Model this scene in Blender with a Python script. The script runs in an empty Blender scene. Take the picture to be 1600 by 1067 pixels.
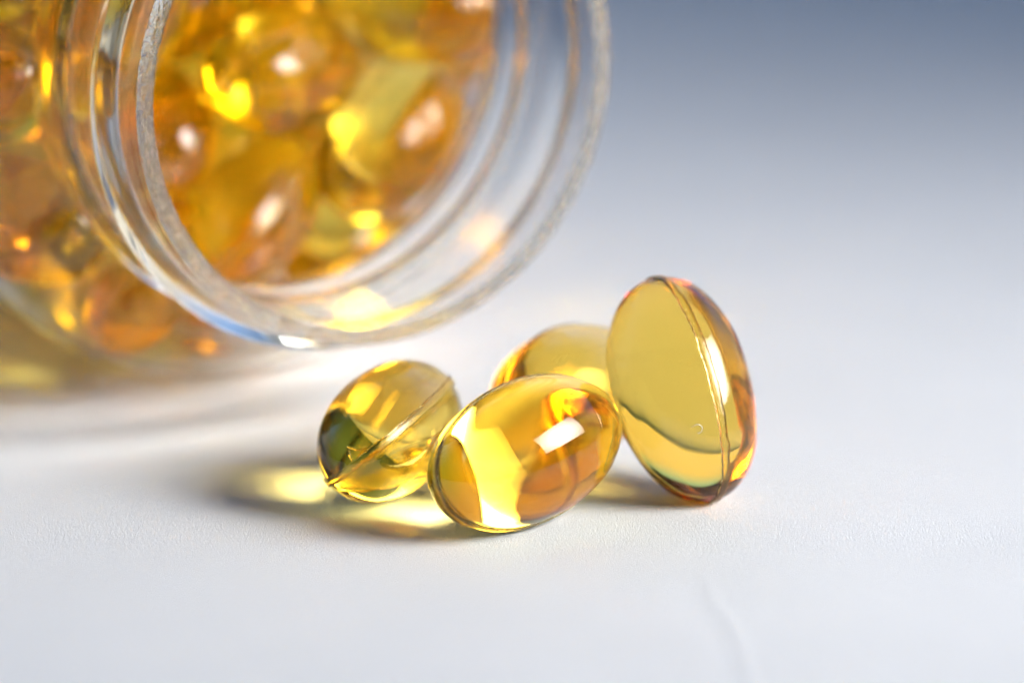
import bpy, math, random
from mathutils import Vector, Matrix, noise

MM = 0.001                      # everything below is written in millimetres
scene = bpy.context.scene
COL = scene.collection

# ------------------------------------------------------------------ camera
PITCH = math.radians(15.5)
DIST = 280.0
TARGET = Vector((0.0, 0.0, 10.5))
FWD = Vector((0.0, math.cos(PITCH), -math.sin(PITCH)))
CAM_UP = Vector((0.0, math.sin(PITCH), math.cos(PITCH)))
CAM_POS = TARGET - FWD * DIST
cam_data = bpy.data.cameras.new('camera')
cam_data.lens = 160.0
cam_data.sensor_width = 36.0
cam_data.clip_start = 0.005
cam_data.clip_end = 20.0
cam_data.dof.use_dof = True
cam_data.dof.focus_distance = 0.2775
cam_data.dof.aperture_fstop = 15.5
cam_data.dof.aperture_blades = 0
cam = bpy.data.objects.new('camera', cam_data)
COL.objects.link(cam)
cam.location = CAM_POS * MM
cam.rotation_euler = (math.pi / 2 - PITCH, 0.0, 0.0)
scene.camera = cam

# ------------------------------------------------------------------ world and light
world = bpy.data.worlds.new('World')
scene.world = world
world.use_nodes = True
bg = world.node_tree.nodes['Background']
# unseen surroundings, gradient shaped for the light: warm low, blue higher, dark overhead
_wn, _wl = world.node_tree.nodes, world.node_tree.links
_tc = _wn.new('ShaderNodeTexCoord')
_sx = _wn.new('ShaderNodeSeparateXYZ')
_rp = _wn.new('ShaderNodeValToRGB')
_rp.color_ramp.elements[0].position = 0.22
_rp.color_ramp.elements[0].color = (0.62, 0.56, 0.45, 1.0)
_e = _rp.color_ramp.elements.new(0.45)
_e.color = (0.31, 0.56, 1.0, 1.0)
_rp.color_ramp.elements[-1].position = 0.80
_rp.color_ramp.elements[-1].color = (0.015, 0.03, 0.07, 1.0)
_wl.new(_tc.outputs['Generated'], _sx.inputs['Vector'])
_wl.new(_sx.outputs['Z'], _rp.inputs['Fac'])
_mr = _wn.new('ShaderNodeMapRange')            # dimming added on the camera's side, to cut jar wall reflections
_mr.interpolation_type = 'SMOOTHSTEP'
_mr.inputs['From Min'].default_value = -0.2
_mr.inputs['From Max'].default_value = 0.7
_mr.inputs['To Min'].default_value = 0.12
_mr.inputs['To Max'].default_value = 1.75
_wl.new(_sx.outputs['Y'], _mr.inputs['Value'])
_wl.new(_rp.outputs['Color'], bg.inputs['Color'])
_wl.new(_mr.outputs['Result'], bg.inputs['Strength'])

L_AZ, L_EL = math.radians(14), math.radians(30.5)
LIGHT_DIR = Vector((math.cos(L_EL) * math.cos(L_AZ), -math.cos(L_EL) * math.sin(L_AZ), math.sin(L_EL)))
key_data = bpy.data.lights.new('softbox', 'AREA')
key_data.shape = 'RECTANGLE'
key_data.size = 0.17
key_data.size_y = 0.145
key_data.energy = 0.188
key_data.color = (1.0, 0.95, 0.885)
key_data.spread = math.radians(45)
key = bpy.data.objects.new('softbox', key_data)
COL.objects.link(key)
key.location = LIGHT_DIR * 0.30
AIM = Vector((-0.018, 0.005, 0.0))
key.rotation_euler = (AIM - key.location).to_track_quat('-Z', 'Y').to_euler()

scene.view_settings.view_transform = 'Standard'
scene.view_settings.look = 'None'
scene.view_settings.exposure = 0.0
scene.view_settings.gamma = 1.0
scene.view_settings.use_curve_mapping = False
cy = scene.cycles
scene.render.engine = 'CYCLES'
cy.max_bounces = 18
cy.transmission_bounces = 18
cy.glossy_bounces = 12
cy.diffuse_bounces = 3
cy.volume_bounces = 0
cy.transparent_max_bounces = 8
cy.caustics_refractive = True
cy.caustics_reflective = True
cy.blur_glossy = 0.0
cy.sample_clamp_indirect = 40.0
cy.use_adaptive_sampling = True
cy.adaptive_threshold = 0.06
cy.adaptive_min_samples = 24
cy.use_light_tree = False
cy.use_denoising = True
cy.denoiser = 'OPENIMAGEDENOISE'


# ------------------------------------------------------------------ materials
def new_mat(name):
    m = bpy.data.materials.new(name)
    m.use_nodes = True
    m.node_tree.nodes.clear()
    return m, m.node_tree.nodes, m.node_tree.links


def mat_paper():
    m, n, l = new_mat('white_paper')
    out = n.new('ShaderNodeOutputMaterial')
    b = n.new('ShaderNodeBsdfPrincipled')
    b.inputs['Roughness'].default_value = 0.75
    b.inputs['Specular IOR Level'].default_value = 0.25
    tc = n.new('ShaderNodeTexCoord')
    tone = n.new('ShaderNodeTexNoise')
    tone.inputs['Scale'].default_value = 60.0
    tone.inputs['Detail'].default_value = 4.0
    ramp = n.new('ShaderNodeValToRGB')
    ramp.color_ramp.elements[0].position = 0.3
    ramp.color_ramp.elements[0].color = (0.755, 0.785, 0.83, 1)
    ramp.color_ramp.elements[1].position = 0.7
    ramp.color_ramp.elements[1].color = (0.785, 0.815, 0.86, 1)
    l.new(tc.outputs['Object'], tone.inputs['Vector'])
    l.new(tone.outputs['Fac'], ramp.inputs['Fac'])
    l.new(ramp.outputs['Color'], b.inputs['Base Color'])
    fibre = n.new('ShaderNodeTexNoise')
    fibre.inputs['Scale'].default_value = 6500.0
    fibre.inputs['Detail'].default_value = 5.0
    fibre.inputs['Roughness'].default_value = 0.65
    l.new(tc.outputs['Object'], fibre.inputs['Vector'])
    cockle = n.new('ShaderNodeTexNoise')
    cockle.inputs['Scale'].default_value = 420.0
    cockle.inputs['Detail'].default_value = 2.0
    l.new(tc.outputs['Object'], cockle.inputs['Vector'])
    b1 = n.new('ShaderNodeBump')
    b1.inputs['Strength'].default_value = 0.6
    b1.inputs['Distance'].default_value = 0.00014
    l.new(fibre.outputs['Fac'], b1.inputs['Height'])
    b2 = n.new('ShaderNodeBump')
    b2.inputs['Strength'].default_value = 0.18
    b2.inputs['Distance'].default_value = 0.00012
    l.new(cockle.outputs['Fac'], b2.inputs['Height'])
    l.new(b1.outputs['Normal'], b2.inputs['Normal'])
    l.new(b2.outputs['Normal'], b.inputs['Normal'])
    l.new(b.outputs['BSDF'], out.inputs['Surface'])
    return m


def mat_gel(name, absorb, density, cloud=0.0):
    m, n, l = new_mat(name)
    out = n.new('ShaderNodeOutputMaterial')
    g = n.new('ShaderNodeBsdfGlass')
    at = n.new('ShaderNodeAttribute')          # 1.48 on the outside, lower where gelatin meets oil
    at.attribute_name = 'surface_ior'
    l.new(at.outputs['Fac'], g.inputs['IOR'])
    g.inputs['Roughness'].default_value = 0.0
    if cloud > 0:
        g.inputs['Roughness'].default_value = 0.09
    if cloud == 0:
        tc = n.new('ShaderNodeTexCoord')
        nz = n.new('ShaderNodeTexNoise')
        nz.inputs['Scale'].default_value = 900.0
        nz.inputs['Detail'].default_value = 3.0
        rz = n.new('ShaderNodeTexNoise')           # handled gelatin: patches of slightly duller gloss
        rz.inputs['Scale'].default_value = 420.0
        rz.inputs['Detail'].default_value = 5.0
        rr = n.new('ShaderNodeMapRange')
        rr.inputs['From Min'].default_value = 0.45
        rr.inputs['From Max'].default_value = 0.75
        rr.inputs['To Min'].default_value = 0.0
        rr.inputs['To Max'].default_value = 0.06
        l.new(tc.outputs['Object'], rz.inputs['Vector'])
        l.new(rz.outputs['Fac'], rr.inputs['Value'])
        l.new(rr.outputs['Result'], g.inputs['Roughness'])
        bp = n.new('ShaderNodeBump')
        bp.inputs['Strength'].default_value = 0.06
        bp.inputs['Distance'].default_value = 0.00004
        l.new(tc.outputs['Object'], nz.inputs['Vector'])
        l.new(nz.outputs['Fac'], bp.inputs['Height'])
        l.new(bp.outputs['Normal'], g.inputs['Normal'])
    v = n.new('ShaderNodeVolumeAbsorption')
    v.inputs['Color'].default_value = absorb
    v.inputs['Density'].default_value = density
    surf = g.outputs['BSDF']
    if cloud > 0:                                # faintly cloudy gelatin skin
        tr = n.new('ShaderNodeBsdfTranslucent')
        tr.inputs['Color'].default_value = (0.99, 0.65, 0.012, 1)
        df = n.new('ShaderNodeBsdfDiffuse')
        df.inputs['Color'].default_value = (0.99, 0.65, 0.012, 1)
        mx0 = n.new('ShaderNodeMixShader')
        mx0.inputs['Fac'].default_value = 0.4
        l.new(tr.outputs['BSDF'], mx0.inputs[1])
        l.new(df.outputs['BSDF'], mx0.inputs[2])
        mx = n.new('ShaderNodeMixShader')
        mx.inputs['Fac'].default_value = cloud
        l.new(surf, mx.inputs[1])
        l.new(mx0.outputs['Shader'], mx.inputs[2])
        surf = mx.outputs['Shader']
    l.new(surf, out.inputs['Surface'])
    l.new(v.outputs['Volume'], out.inputs['Volume'])
    return m


def mat_oil(name, absorb, density):
    m, n, l = new_mat(name)
    out = n.new('ShaderNodeOutputMaterial')
    v = n.new('ShaderNodeVolumeAbsorption')
    v.inputs['Color'].default_value = absorb
    v.inputs['Density'].default_value = density
    l.new(v.outputs['Volume'], out.inputs['Volume'])
    return m


def mat_seam():
    m, n, l = new_mat('gelatin_seam')
    out = n.new('ShaderNodeOutputMaterial')
    g = n.new('ShaderNodeBsdfGlass')
    g.inputs['IOR'].default_value = 1.40
    g.inputs['Roughness'].default_value = 0.22
    g.inputs['Color'].default_value = (1.0, 0.97, 0.84, 1)
    tc = n.new('ShaderNodeTexCoord')
    nz = n.new('ShaderNodeTexNoise')
    nz.inputs['Scale'].default_value = 3500.0
    nz.inputs['Detail'].default_value = 3.0
    bp = n.new('ShaderNodeBump')
    bp.inputs['Strength'].default_value = 0.5
    bp.inputs['Distance'].default_value = 0.00006
    l.new(tc.outputs['Object'], nz.inputs['Vector'])
    l.new(nz.outputs['Fac'], bp.inputs['Height'])
    l.new(bp.outputs['Normal'], g.inputs['Normal'])
    l.new(g.outputs['BSDF'], out.inputs['Surface'])
    return m


def mat_clear(name, rough, bump=0.0, scale=1500.0, dist=0.0001, stretch=None):
    m, n, l = new_mat(name)
    out = n.new('ShaderNodeOutputMaterial')
    g = n.new('ShaderNodeBsdfGlass')
    g.inputs['IOR'].default_value = 1.39
    g.inputs['Roughness'].default_value = rough
    g.inputs['Color'].default_value = (0.985, 0.99, 0.99, 1)
    if bump > 0:
        tc = n.new('ShaderNodeTexCoord')
        nz = n.new('ShaderNodeTexNoise')
        nz.inputs['Scale'].default_value = scale
        nz.inputs['Detail'].default_value = 4.0
        nz.inputs['Roughness'].default_value = 0.6
        bp = n.new('ShaderNodeBump')
        bp.inputs['Strength'].default_value = bump
        bp.inputs['Distance'].default_value = dist
        l.new(tc.outputs['Object'], nz.inputs['Vector'])
        l.new(nz.outputs['Fac'], bp.inputs['Height'])
        l.new(bp.outputs['Normal'], g.inputs['Normal'])
    l.new(g.outputs['BSDF'], out.inputs['Surface'])
    return m


M_PAPER = mat_paper()
M_GEL = mat_gel('amber_gelatin', (0.988, 0.83, 0.08, 1), 560.0)
M_GEL_JAR = mat_gel('amber_gelatin_filled', (0.9985, 0.88, 0.0, 1), 210.0, 0.085)
M_GEL_ORANGE = mat_gel('orange_gelatin', (0.988, 0.80, 0.05, 1), 560.0)
M_OIL = mat_oil('pale_oil', (0.992, 0.90, 0.0, 1), 95.0)
M_OIL_GOLD = mat_oil('golden_oil', (0.997, 0.87, 0.0, 1), 150.0)
M_SEAM = mat_seam()
M_JAR = mat_clear('clear_plastic', 0.0)
M_LIP = mat_clear('clear_plastic_lip', 0.10, 1.0, 1500.0, 0.0006)


# ------------------------------------------------------------------ helpers
def mesh_from(name, verts, faces, mat, smooth=True):
    me = bpy.data.meshes.new(name)
    me.from_pydata([(v[0] * MM, v[1] * MM, v[2] * MM) for v in verts], [], faces)
    me.materials.append(mat)
    if smooth:
        me.polygons.foreach_set('use_smooth', [True] * len(me.polygons))
    me.update()
    return me


def add(name, me, parent=None):
    o = bpy.data.objects.new(name, me)
    COL.objects.link(o)
    if parent is not None:
        o.parent = parent
    return o


def tag(o, label=None, cat=None, group=None, kind=None):
    if label:
        o['label'] = label
    if cat:
        o['category'] = cat
    if group:
        o['group'] = group
    if kind:
        o['kind'] = kind
    return o


# ------------------------------------------------------------------ paper sheet
def spaced(lo, hi, fine_lo, fine_hi, fine, coarse):
    v = []
    x = lo
    while x < fine_lo - 1e-6:
        v.append(x)
        x = min(x + coarse, fine_lo)
    while x < fine_hi - 1e-6:
        v.append(x)
        x = min(x + fine, fine_hi)
    while x < hi - 1e-6:
        v.append(x)
        x = min(x + coarse, hi)
    v.append(hi)
    return v


# a long shallow crease in the paper near the front edge of the view
CREASE = [(11.3, -13.0), (11.4, -14.5), (11.6, -16.0), (11.7, -19.0), (12.6, -22.5), (13.0, -26.0), (13.2, -31.0), (14.0, -40.0)]


def crease_height(x, y):
    if y > CREASE[0][1] or y < CREASE[-1][1]:
        return 0.0
    for (x0, y0), (x1, y1) in zip(CREASE, CREASE[1:]):
        if y1 <= y <= y0:
            t = (y0 - y) / (y0 - y1)
            t = t * t * (3 - 2 * t)
            cx = x0 + (x1 - x0) * t
            fade = min(1.0, (CREASE[0][1] - y) / 4.0) * min(1.0, (y - CREASE[-1][1]) / 6.0)
            d = x - cx
            return fade * (0.022 * math.exp(-(d / 0.4) ** 2) - 0.016 * math.exp(-((d + 1.3) / 0.9) ** 2))
    return 0.0


def build_paper():
    xs = spaced(-420, 420, 6, 20, 0.16, 12)
    ys = spaced(-260, 560, -44, -8, 0.4, 12)
    verts, faces = [], []
    for y in ys:
        for x in xs:
            verts.append((x, y, crease_height(x, y)))
    nx = len(xs)
    for j in range(len(ys) - 1):
        for i in range(nx - 1):
            a = j * nx + i
            faces.append((a, a + 1, a + 1 + nx, a + nx))
    o = add('paper_sheet', mesh_from('paper_sheet', verts, faces, M_PAPER))
    tag(o, 'white matte paper sheet with a faint crease under the capsules', kind='structure')


build_paper()


THICK, RATIO = 0.55, 1.03


# ------------------------------------------------------------------ softgel capsules
def capsule_meshes(name, a, b, seed, dents=(), ridge=0.04, wob=0.05, fine=True, thick=THICK, ratio=RATIO, layered=True, gel=None, fill=None):
    """Shell: an oval of half length a and half width b (long axis x), with a raised seam in the xz plane."""
    nt, npsi = (110, 168) if fine else (64, 96)
    off = Vector((seed * 7.31, seed * 3.17, seed * 1.93))

    def surf(th, psi):
        x = math.cos(th)
        r = math.sin(th)
        d = Vector((x, r * math.cos(psi), r * math.sin(psi)))
        # slightly fuller than an ellipsoid
        k = 1.0 + 0.012 * math.sin(2 * th) ** 2
        p = Vector((a * d.x, b * d.y, b * d.z)) * k
        nrm = Vector((d.x / a, d.y / b, d.z / b)).normalized()
        h = wob * noise.noise(d * 1.3 + off) + wob * 0.35 * noise.noise(d * 3.1 + off)
        for (du, dep, rad) in dents:
            ang = d.angle(Vector(du).normalized())
            h -= dep * math.exp(-(ang / rad) ** 4)
        h += ridge * math.exp(-(p.y / 0.34) ** 2)
        return p + nrm * h, nrm

    psis = []
    for i in range(npsi):
        t = i / npsi * 2 * math.pi
        psis.append(t + 0.42 * math.sin(2 * t))      # denser near +-90 degrees, where the seam runs

    def skin(depth):
        vs, fs = [], []
        for j in range(nt + 1):
            th = min(max(math.pi * j / nt, 1e-4), math.pi - 1e-4)
            if j in (0, nt):
                p, nr = surf(th, 0.0)
                vs.append(p - nr * depth)
                continue
            for psi in psis:
                p, nr = surf(th, psi)
                vs.append(p - nr * depth)
        last = len(vs) - 1
        for i in range(npsi):
            i2 = (i + 1) % npsi
            fs.append((0, 1 + i, 1 + i2))
            q = 1 + (nt - 2) * npsi
            fs.append((last, q + i2, q + i))
        for j in range(nt - 2):
            for i in range(npsi):
                i2 = (i + 1) % npsi
                fs.append((1 + j * npsi + i, 1 + (j + 1) * npsi + i, 1 + (j + 1) * npsi + i2, 1 + j * npsi + i2))
        return vs, fs

    vo, fo = skin(0.0)
    vi, fi = skin(thick) if layered else ([], [])
    k0 = len(vo)
    faces = fo + [tuple(k0 + q for q in reversed(f)) for f in fi]
    shell = mesh_from(name + '_shell', vo + vi, faces, (gel or M_GEL) if layered else M_GEL_JAR)
    att = shell.attributes.new('surface_ior', 'FLOAT', 'FACE')
    att.data.foreach_set('value', [1.48] * len(fo) + [ratio] * len(fi))
    oil = None
    if layered:
        vc, fc = skin(thick + 0.03)
        oil = mesh_from(name + '_oil', vc, fc, fill or M_OIL)

    # seam bead: a thin uneven strip of fused gelatin round the long way
    sv, sf = [], []
    ns, nc = (400, 12) if fine else (120, 6)
    for i in range(ns):
        th = 2 * math.pi * i / ns
        thp = th if th <= math.pi else 2 * math.pi - th
        psi = math.pi / 2 if th <= math.pi else -math.pi / 2
        c, nrm = surf(max(1e-3, min(math.pi - 1e-3, thp)), psi)
        side = Vector((0, 1, 0))
        w = 0.30 * (1 + 0.25 * noise.noise(Vector((th * 5, seed, 0.3))) + 0.10 * noise.noise(Vector((th * 26, seed, 1.3))))
        hgt = 0.07 * (1 + 0.3 * noise.noise(Vector((th * 6, seed, 4.3))) + 0.15 * noise.noise(Vector((th * 30, seed, 6.1))))
        c = c + side * 0.05 * noise.noise(Vector((th * 9, seed, 9.1)))
        for k in range(nc):
            f = 2 * math.pi * k / nc
            sv.append(c + side * (w * math.cos(f)) + nrm * (hgt * math.sin(f) + 0.012))
    for i in range(ns):
        for k in range(nc):
            i2, k2 = (i + 1) % ns, (k + 1) % nc
            sf.append((i * nc + k, i2 * nc + k, i2 * nc + k2, i * nc + k2))
    seam = mesh_from(name + '_seam', sv, sf, M_SEAM)
    fix_outward(seam)
    return shell, seam, oil


def fix_outward(me):
    import bmesh
    bm = bmesh.new()
    bm.from_mesh(me)
    bmesh.ops.recalc_face_normals(bm, faces=bm.faces)
    bm.to_mesh(me)
    bm.free()
    me.update()


def frame(axis, seam_dir):
    x = Vector(axis).normalized()
    z = Vector(seam_dir)
    z = (z - x * z.dot(x)).normalized()
    y = z.cross(x)
    return Matrix((x, y, z)).transposed().to_4x4()


def put_capsule(meshes, centre, axis, seam_dir, label, group=None):
    root = bpy.data.objects.new('softgel_capsule', None)
    root.empty_display_size = 0.004
    COL.objects.link(root)
    root.matrix_world = Matrix.Translation(Vector(centre) * MM) @ frame(axis, seam_dir)
    add('shell', meshes[0], root)
    if meshes[1]:
        add('seam', meshes[1], root)
    if meshes[2]:
        add('oil_fill', meshes[2], root)
    tag(root, label, 'capsule', group)
    return root


TO_CAM = -FWD
RIGHT = Vector((1, 0, 0))

capsule_left = put_capsule(capsule_meshes('capsule_a', 7.0, 3.93, 3, wob=0.04, fill=M_OIL_GOLD), (-7.636, 2.669, 3.99), (0.3627, 0.9265, 0.1002),
            TO_CAM * 0.98 + RIGHT * 0.10,
            'olive gold softgel with a diagonal seam, nearest the jar mouth casting a long shadow',
            'softgels spilled on the paper')
put_capsule(capsule_meshes('capsule_b', 7.05, 4.3, 5, wob=0.035), (0.802, -3.407, 4.42), (0.725, 0.6685, 0.1655),
            Vector((0.725, 0.6685, 0.1655)).cross(TO_CAM) + TO_CAM * -0.08,
            'pale yellow softgel lying foremost of the spilled four, with a white rectangular highlight',
            'softgels spilled on the paper')
put_capsule(capsule_meshes('capsule_c', 7.25, 4.45, 8, dents=(((-0.25, -0.75, 0.65), 0.14, 0.55), ((-0.5, 0.9, 0.3), 0.10, 0.6)), wob=0.09,
                           thick=1.1, ratio=1.055, gel=M_GEL_ORANGE, fill=M_OIL_GOLD), (10.609, 2.719, 6.68), (-0.2715, 0.4193, 0.8663),
            TO_CAM * 0.91 + RIGHT * 0.41,
            'golden softgel standing tilted on its end with a seam down its front',
            'softgels spilled on the paper')
put_capsule(capsule_meshes('capsule_d', 7.1, 4.3, 11, thick=1.3, ratio=1.07, gel=M_GEL_ORANGE), (3.722, 9.577, 4.32), (0.5299, 0.848, 0.0),
            Vector((0.5299, 0.848, 0.0)).cross(TO_CAM) + TO_CAM * -0.1,
            'orange-rimmed softgel half hidden behind the other three spilled ones',
            'softgels spilled on the paper')


def strand(points, radius, sides=6, sub=5):
    """A thin uneven strand through the points (Catmull-Rom), tapering at both ends."""
    P = [Vector(p) for p in points]
    P = [P[0] * 2 - P[1]] + P + [P[-1] * 2 - P[-2]]
    path = []
    for i in range(1, len(P) - 2):
        for k in range(sub):
            t = k / sub
            a, b, c, d = P[i - 1:i + 3]
            path.append(0.5 * ((2 * b) + (c - a) * t + (2 * a - 5 * b + 4 * c - d) * t * t + (3 * b - a - 3 * c + d) * t ** 3))
    path.append(P[-2])
    verts, faces = [], []
    n = len(path)
    for i, c in enumerate(path):
        tan = (path[min(i + 1, n - 1)] - path[max(i - 1, 0)]).normalized()
        u = tan.cross(Vector((0.3, -0.9, 0.2))).normalized()
        v = tan.cross(u)
        f = i / (n - 1)
        r = radius * (0.35 + 0.65 * math.sin(math.pi * min(max(f, 0.04), 0.96)) ** 0.5) * (1 + 0.3 * noise.noise(Vector((i * 0.7, radius * 90, 0))))
        for k in range(sides):
            a = 2 * math.pi * k / sides
            verts.append(c + u * (r * math.cos(a)) + v * (r * math.sin(a)))
    for i in range(n - 1):
        for k in range(sides):
            k2 = (k + 1) % sides
            faces.append((i * sides + k, i * sides + k2, (i + 1) * sides + k2, (i + 1) * sides + k))
    faces.append(tuple(range(sides - 1, -1, -1)))
    faces.append(tuple((n - 1) * sides + k for k in range(sides)))
    return verts, faces


# frayed slivers of gelatin at the near end of the left capsule's seam
inv = (Matrix.Translation(Vector((-7.636, 2.669, 3.99)))
       @ frame((0.3627, 0.9265, 0.1002), TO_CAM * 0.98 + RIGHT * 0.10)).inverted()
for pts in ([(-8.90, -3.70, 4.86), (-9.39, -3.80, 4.73), (-9.80, -3.73, 4.79), (-10.08, -3.62, 4.86)],
            [(-9.75, -3.96, 4.04), (-9.91, -3.90, 4.34), (-9.96, -3.80, 4.56), (-9.92, -3.74, 4.78)]):
    v, f = strand([inv @ Vector(p) for p in pts], 0.085)
    me = mesh_from('seam_sliver', v, f, M_SEAM)
    fix_outward(me)
    add('seam_sliver', me, capsule_left)

# a curl of lint stuck to the standing capsule
v, f = strand([(10.95, -2.35, 5.66), (11.15, -2.33, 5.78), (11.35, -2.31, 5.86), (11.55, -2.30, 5.81), (11.67, -2.32, 5.65),
               (11.63, -2.36, 5.46), (11.47, -2.39, 5.34), (11.35, -2.39, 5.38)], 0.022)
tag(add('lint_curl', mesh_from('lint_curl', v, f, M_PAPER)), 'tiny pale curl of lint stuck low on the front of the standing softgel', 'lint')


# ------------------------------------------------------------------ jar
JAR_O = Vector((-8.23, 12.0, 24.03))
JAR_AZ = math.radians(30.25)
JB = Vector((-math.sin(JAR_AZ), math.cos(JAR_AZ), 0))     # into the jar
JU = Vector((math.cos(JAR_AZ), math.sin(JAR_AZ), 0))      # to the right across the mouth


def smoothstep(t):
    t = max(0.0, min(1.0, t))
    return t * t * (3 - 2 * t)


def build_jar():
    root = bpy.data.objects.new('pill_jar', None)
    root.empty_display_size = 0.02
    COL.objects.link(root)
    m = Matrix((JU, Vector((0, 0, 1)), -JB)).transposed().to_4x4()    # local z points out of the mouth
    root.matrix_world = Matrix.Translation(JAR_O * MM) @ m
    tag(root, 'clear plastic jar lying on its side, open mouth forward, full of golden softgels', 'jar')

    prof = []          # (s, r, part) from the lip outwards, round the base, back up the inside

    def seg(pts, part, n):
        for k in range(len(pts) - 1):
            (s0, r0), (s1, r1) = pts[k], pts[k + 1]
            for i in range(n):
                t = i / n
                prof.append((s0 + (s1 - s0) * t, r0 + (r1 - r0) * t, part))

    def arc(cs, cr, rad_s, rad_r, a0, a1, part, n):
        for i in range(n):
            a = math.radians(a0 + (a1 - a0) * i / n)
            prof.append((cs + rad_s * math.cos(a), cr + rad_r * math.sin(a), part))

    seg([(0.0, 16.05), (0.0, 16.75)], 'lip', 8)
    arc(0.32, 16.75, 0.32, 0.32, 180, 90, 'lip', 6)
    seg([(0.32, 17.07), (2.2, 17.05)], 'neck', 6)
    seg([(2.2, 17.05), (9.8, 16.95)], 'screw_thread', 44)
    seg([(9.8, 16.95), (10.4, 16.95)], 'neck', 2)
    seg([(10.4, 16.95), (13.2, 16.95)], 'collar', 20)
    seg([(13.2, 16.95), (14.0, 17.0)], 'neck', 3)
    # shoulder: short concave fillet then a full round
    arc(14.0, 18.2, 1.2, 1.2, -90, -25, 'body', 8)
    for i in range(24):
        t = i / 24
        a = math.radians(152 - 62 * t)
        prof.append((21.6 + 7.0 * math.cos(a), 16.9 + 7.13 * math.sin(a), 'body'))
    seg([(21.6, 24.03), (60.5, 24.03)], 'body', 24)
    arc(60.5, 20.03, 4.0, 4.0, 90, 0, 'base', 12)
    seg([(64.5, 20.03), (64.5, 15.0), (62.8, 11.0), (62.6, 0.02)], 'base', 6)
    seg([(61.4, 0.02), (61.6, 11.0), (63.1, 15.0), (63.1, 20.1)], 'base', 6)
    arc(59.9, 20.22, 3.2, 3.2, 0, 90, 'base', 10)
    seg([(59.9, 23.42), (21.8, 23.42)], 'body', 24)
    for i in range(24):
        t = i / 24
        a = math.radians(90 + 62 * t)
        prof.append((21.8 + 6.5 * math.cos(a), 16.3 + 7.12 * math.sin(a), 'body'))
    seg([(16.0, 19.6), (14.8, 17.0), (14.0, 15.95)], 'body', 5)
    seg([(14.0, 15.95), (0.35, 15.9)], 'neck', 26)
    arc(0.30, 16.2, 0.30, 0.30, 270, 180, 'lip', 5)

    NT = 288
    verts, parts = [], []
    for (s, r, part) in prof:
        for i in range(NT):
            th = 2 * math.pi * i / NT
            rr, ss = r, s
            if part == 'screw_thread':
                # one and a bit turns of a low rounded thread
                for turn in (-1, 0, 1):
                    ang = th + 2 * math.pi * turn           # angle from the right side, counter-clockwise seen from the mouth
                    along = (ang - math.radians(100)) / (2 * math.pi)
                    if -0.08 < along < 1.02:
                        fade = smoothstep((along + 0.08) / 0.08) * smoothstep((1.02 - along) / 0.08)
                        cs = 4.0 + 2.0 * along
                        rr += fade * 1.35 * math.exp(-abs((s - cs) / 0.85) ** 2.6)
                rr = min(rr, 18.5)
            elif part == 'collar':
                rr += 1.05 * math.exp(-abs((s - 11.8) / 0.8) ** 2.8)
            elif part == 'lip':
                q = Vector((math.cos(th) * r, math.sin(th) * r, s))
                ss += 0.10 * noise.noise(q * 1.1) + 0.07 * noise.noise(q * 2.9)
                rr += 0.05 * noise.noise(q * 1.7 + Vector((5, 5, 5)))
            elif part == 'body':
                q = Vector((math.cos(th) * r, math.sin(th) * r, s))
                rr += 0.06 * noise.noise(q * 0.11)
            verts.append(Vector((rr * math.cos(th), rr * math.sin(th), -ss)))
            parts.append(part)
    NP = len(prof)
    faces, fpart = [], []
    for j in range(NP):
        j2 = (j + 1) % NP
        for i in range(NT):
            i2 = (i + 1) % NT
            faces.append((j * NT + i, j * NT + i2, j2 * NT + i2, j2 * NT + i))
            fpart.append(prof[j][2])
    # smooth normals of the whole jar, so that the parts meet without a shading seam
    nrm = [Vector((0, 0, 0)) for _ in verts]
    for f in faces:
        a, b, c, d = (verts[k] for k in f)
        n = (c - a).cross(d - b)
        for k in f:
            nrm[k] += n
    # orientation: outer wall must face away from the axis
    test = (len(prof) // 4) * NT
    flip = nrm[test].dot(Vector((verts[test].x, verts[test].y, 0))) < 0
    if flip:
        faces = [tuple(reversed(f)) for f in faces]
        nrm = [-n for n in nrm]
    nrm = [n.normalized() if n.length > 0 else Vector((0, 0, 1)) for n in nrm]
    for part in ('body', 'neck', 'screw_thread', 'collar', 'lip', 'base'):
        idx, vv, nn, ff = {}, [], [], []
        for f, fp in zip(faces, fpart):
            if fp != part:
                continue
            g = []
            for k in f:
                if k not in idx:
                    idx[k] = len(vv)
                    vv.append(verts[k])
                    nn.append(nrm[k])
                g.append(idx[k])
            ff.append(tuple(g))
        me = mesh_from('jar_' + part, vv, ff, M_LIP if part == 'lip' else M_JAR)
        me.normals_split_custom_set_from_vertices([tuple(n) for n in nn])
        add(part, me, root)
    return root


build_jar()

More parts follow.
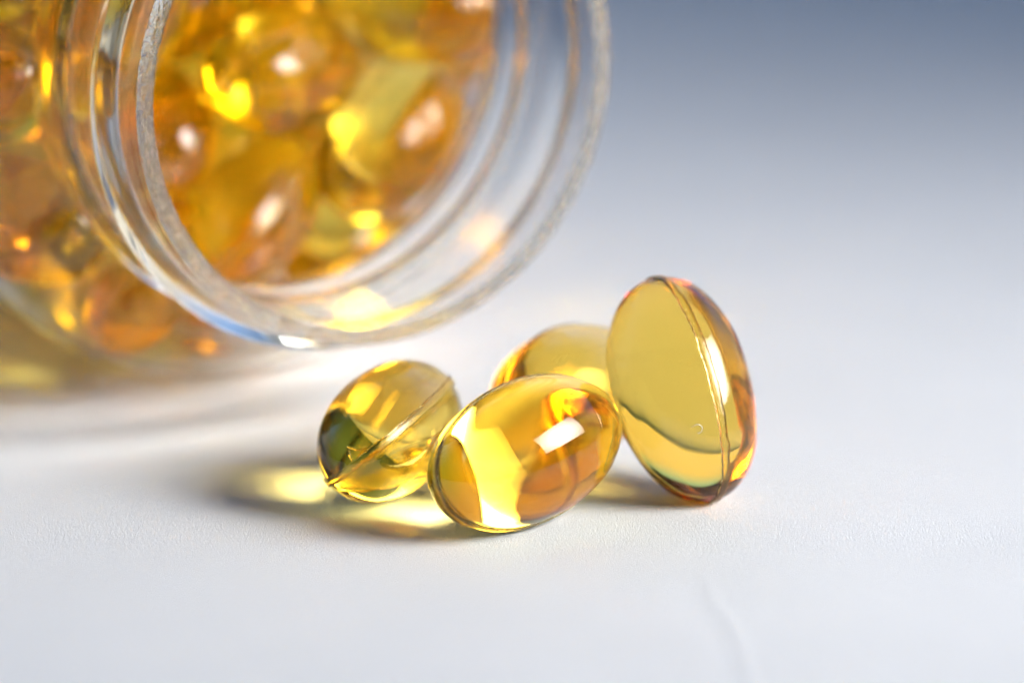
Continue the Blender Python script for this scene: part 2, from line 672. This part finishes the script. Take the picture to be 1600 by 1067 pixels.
# centre (mm) and long-axis direction of each softgel in the jar, as they came to rest
JAR_PILLS = [
    (-8.26,34.87,15.37, 0.476,0.732,0.487), (-7.54,35.87,24.94, 0.919,-0.323,-0.228), (-15.55,30.25,20.86, 0.502,0.860,-0.091),
    (-17.78,29.18,11.68, 0.322,0.855,0.407), (-11.79,38.58,8.20, 0.187,0.849,0.494), (-24.44,28.48,17.39, -0.307,0.944,0.118),
    (-22.27,31.95,26.28, 0.513,-0.669,0.537), (-35.11,21.10,22.07, -0.573,0.790,-0.217), (-32.11,22.85,13.02, -0.677,0.730,0.096),
    (-26.34,26.58,7.08, -0.376,0.908,-0.186), (-41.87,34.29,18.24, -0.546,0.817,0.187), (-37.30,36.95,10.10, -0.403,0.910,-0.099),
    (-30.11,41.15,5.76, -0.473,0.881,0.030), (-20.50,35.15,5.54, 0.083,0.936,0.343), (-41.92,51.16,7.79, -0.427,0.903,-0.050),
    (-34.39,55.55,5.29, -0.415,0.910,-0.003), (-26.98,66.01,35.76, -0.875,-0.406,-0.264), (-21.11,63.22,12.12, 0.659,0.267,0.704),
    (-5.26,44.04,21.31, 0.403,-0.239,0.883), (-25.78,38.59,13.97, 0.154,-0.761,-0.631), (-43.52,37.44,27.03, 0.894,-0.251,0.370),
    (-9.33,51.40,23.86, 0.148,-0.029,0.989), (-38.57,34.71,35.50, 0.624,-0.769,-0.139), (-28.24,43.07,36.11, -0.652,0.101,0.751),
    (-28.29,55.23,22.77, -0.763,0.583,0.278), (-15.95,40.44,16.39, 0.624,0.433,0.650), (-10.22,43.70,31.04, 0.148,-0.084,0.985),
    (-27.64,41.14,25.25, 0.615,0.223,-0.756), (-32.35,30.28,22.01, -0.281,-0.058,-0.958), (-28.98,30.56,33.01, 0.262,-0.930,0.257),
    (-17.99,40.17,27.09, 0.029,-0.358,-0.933), (-45.83,43.65,14.87, -0.537,-0.025,0.843), (-25.96,23.31,25.95, -0.402,-0.044,-0.915),
    (-33.23,53.14,37.24, -0.518,0.796,0.312), (-41.54,45.07,23.13, -0.493,0.346,0.798), (-50.15,51.98,14.09, 0.323,0.603,-0.730),
    (-49.31,52.89,33.11, -0.062,-0.264,0.962), (-28.90,56.26,14.05, -0.882,-0.382,-0.275), (-14.49,52.10,35.80, -0.719,0.398,0.569),
    (-18.84,62.12,22.04, -0.904,-0.406,0.129), (-46.05,44.70,33.31, -0.535,-0.404,-0.742), (-13.59,48.86,11.26, 0.659,0.012,0.752),
    (-31.64,46.45,13.58, -0.879,-0.440,-0.184), (-4.93,36.31,33.89, -0.573,-0.416,0.706), (-14.07,34.14,32.63, -0.078,0.748,0.659),
    (-22.53,35.67,36.15, 0.054,0.174,-0.983), (-38.30,59.42,14.08, 0.477,0.110,0.872), (-32.19,20.54,31.86, 0.793,-0.105,0.600),
    (-26.29,66.41,18.51, 0.768,0.637,0.060), (-22.91,45.77,7.82, -0.296,0.312,-0.903), (-39.26,28.42,27.37, 0.539,-0.339,0.771),
    (-40.37,52.23,31.67, 0.245,-0.153,-0.957), (-28.63,64.17,26.74, 0.933,-0.024,0.359), (-37.85,59.67,26.93, -0.269,0.017,-0.963),
    (-20.20,48.00,18.37, -0.956,-0.294,-0.025), (-26.32,56.63,31.41, -0.990,0.137,-0.038), (-17.91,62.46,32.18, -0.478,-0.198,0.856),
    (-20.37,69.88,27.00, 0.259,0.063,-0.964), (-30.91,63.71,9.09, 0.315,-0.009,-0.949), (-20.92,46.55,39.65, -0.627,0.749,-0.215),
    (-17.13,54.55,26.38, 0.603,0.293,0.742), (-51.51,48.70,24.38, -0.354,0.919,-0.176), (-22.64,48.28,29.42, 0.640,-0.054,0.766),
    (-26.28,57.88,40.12, 0.791,-0.574,-0.210), (-37.82,51.33,17.50, -0.686,-0.379,-0.622), (-23.74,55.02,7.04, -0.827,0.390,-0.405),
    (-32.75,48.51,26.31, 0.311,0.578,0.755), (-34.33,38.55,19.78, -0.266,-0.068,0.962), (-44.75,55.50,21.01, -0.071,-0.295,0.953),
    (-36.56,43.71,32.63, 0.106,-0.611,-0.784), (-15.06,56.70,15.36, -0.344,0.014,-0.939),
]
FRONT_LABELS = [
    'largest clear yellow softgel in the jar mouth, with a white highlight on its right',
    'yellow softgel at the top right of the jar mouth, above the largest one',
    'dark amber softgel in the middle of the jar mouth with a round white highlight',
    'low softgel with a white highlight, just behind the lower left rim of the jar',
    'dim olive softgel at the bottom of the jar mouth, under the largest one',
    'softgel at the left edge of the jar mouth, partly cut by the rim',
    'softgel at the top left of the jar mouth, above the dark amber one',
    'blurred softgel behind the jar wall at mid height, left of the neck rings',
    'blurred softgel behind the jar wall, lower left of the neck rings',
    'blurred softgel low behind the jar shoulder, left of the bottom of the rim',
]
pill_a = capsule_meshes('jar_capsule_a', 7.15, 4.37, 17, layered=False)
pill_b = capsule_meshes('jar_capsule_b', 7.05, 4.40, 23, fine=False, layered=False)
pill_b = (pill_b[0], None, None)               # too blurred behind the wall to show a seam
rnd = random.Random(4)
for k, (x, y, z, dx, dy, dz) in enumerate(JAR_PILLS):
    sd = Vector((rnd.uniform(-1, 1), rnd.uniform(-1, 1), rnd.uniform(-1, 1)))
    if k < 7:
        put_capsule(pill_a, (x, y, z), (dx, dy, dz), sd, FRONT_LABELS[k], 'softgels at the jar mouth')
    elif k < len(FRONT_LABELS):
        put_capsule(pill_b, (x, y, z), (dx, dy, dz), sd, FRONT_LABELS[k], 'softgels inside the jar')
    else:
        put_capsule(pill_b, (x, y, z), (dx, dy, dz), sd,
                    'amber softgel packed deeper inside the clear jar, blurred behind its wall', 'softgels inside the jar')
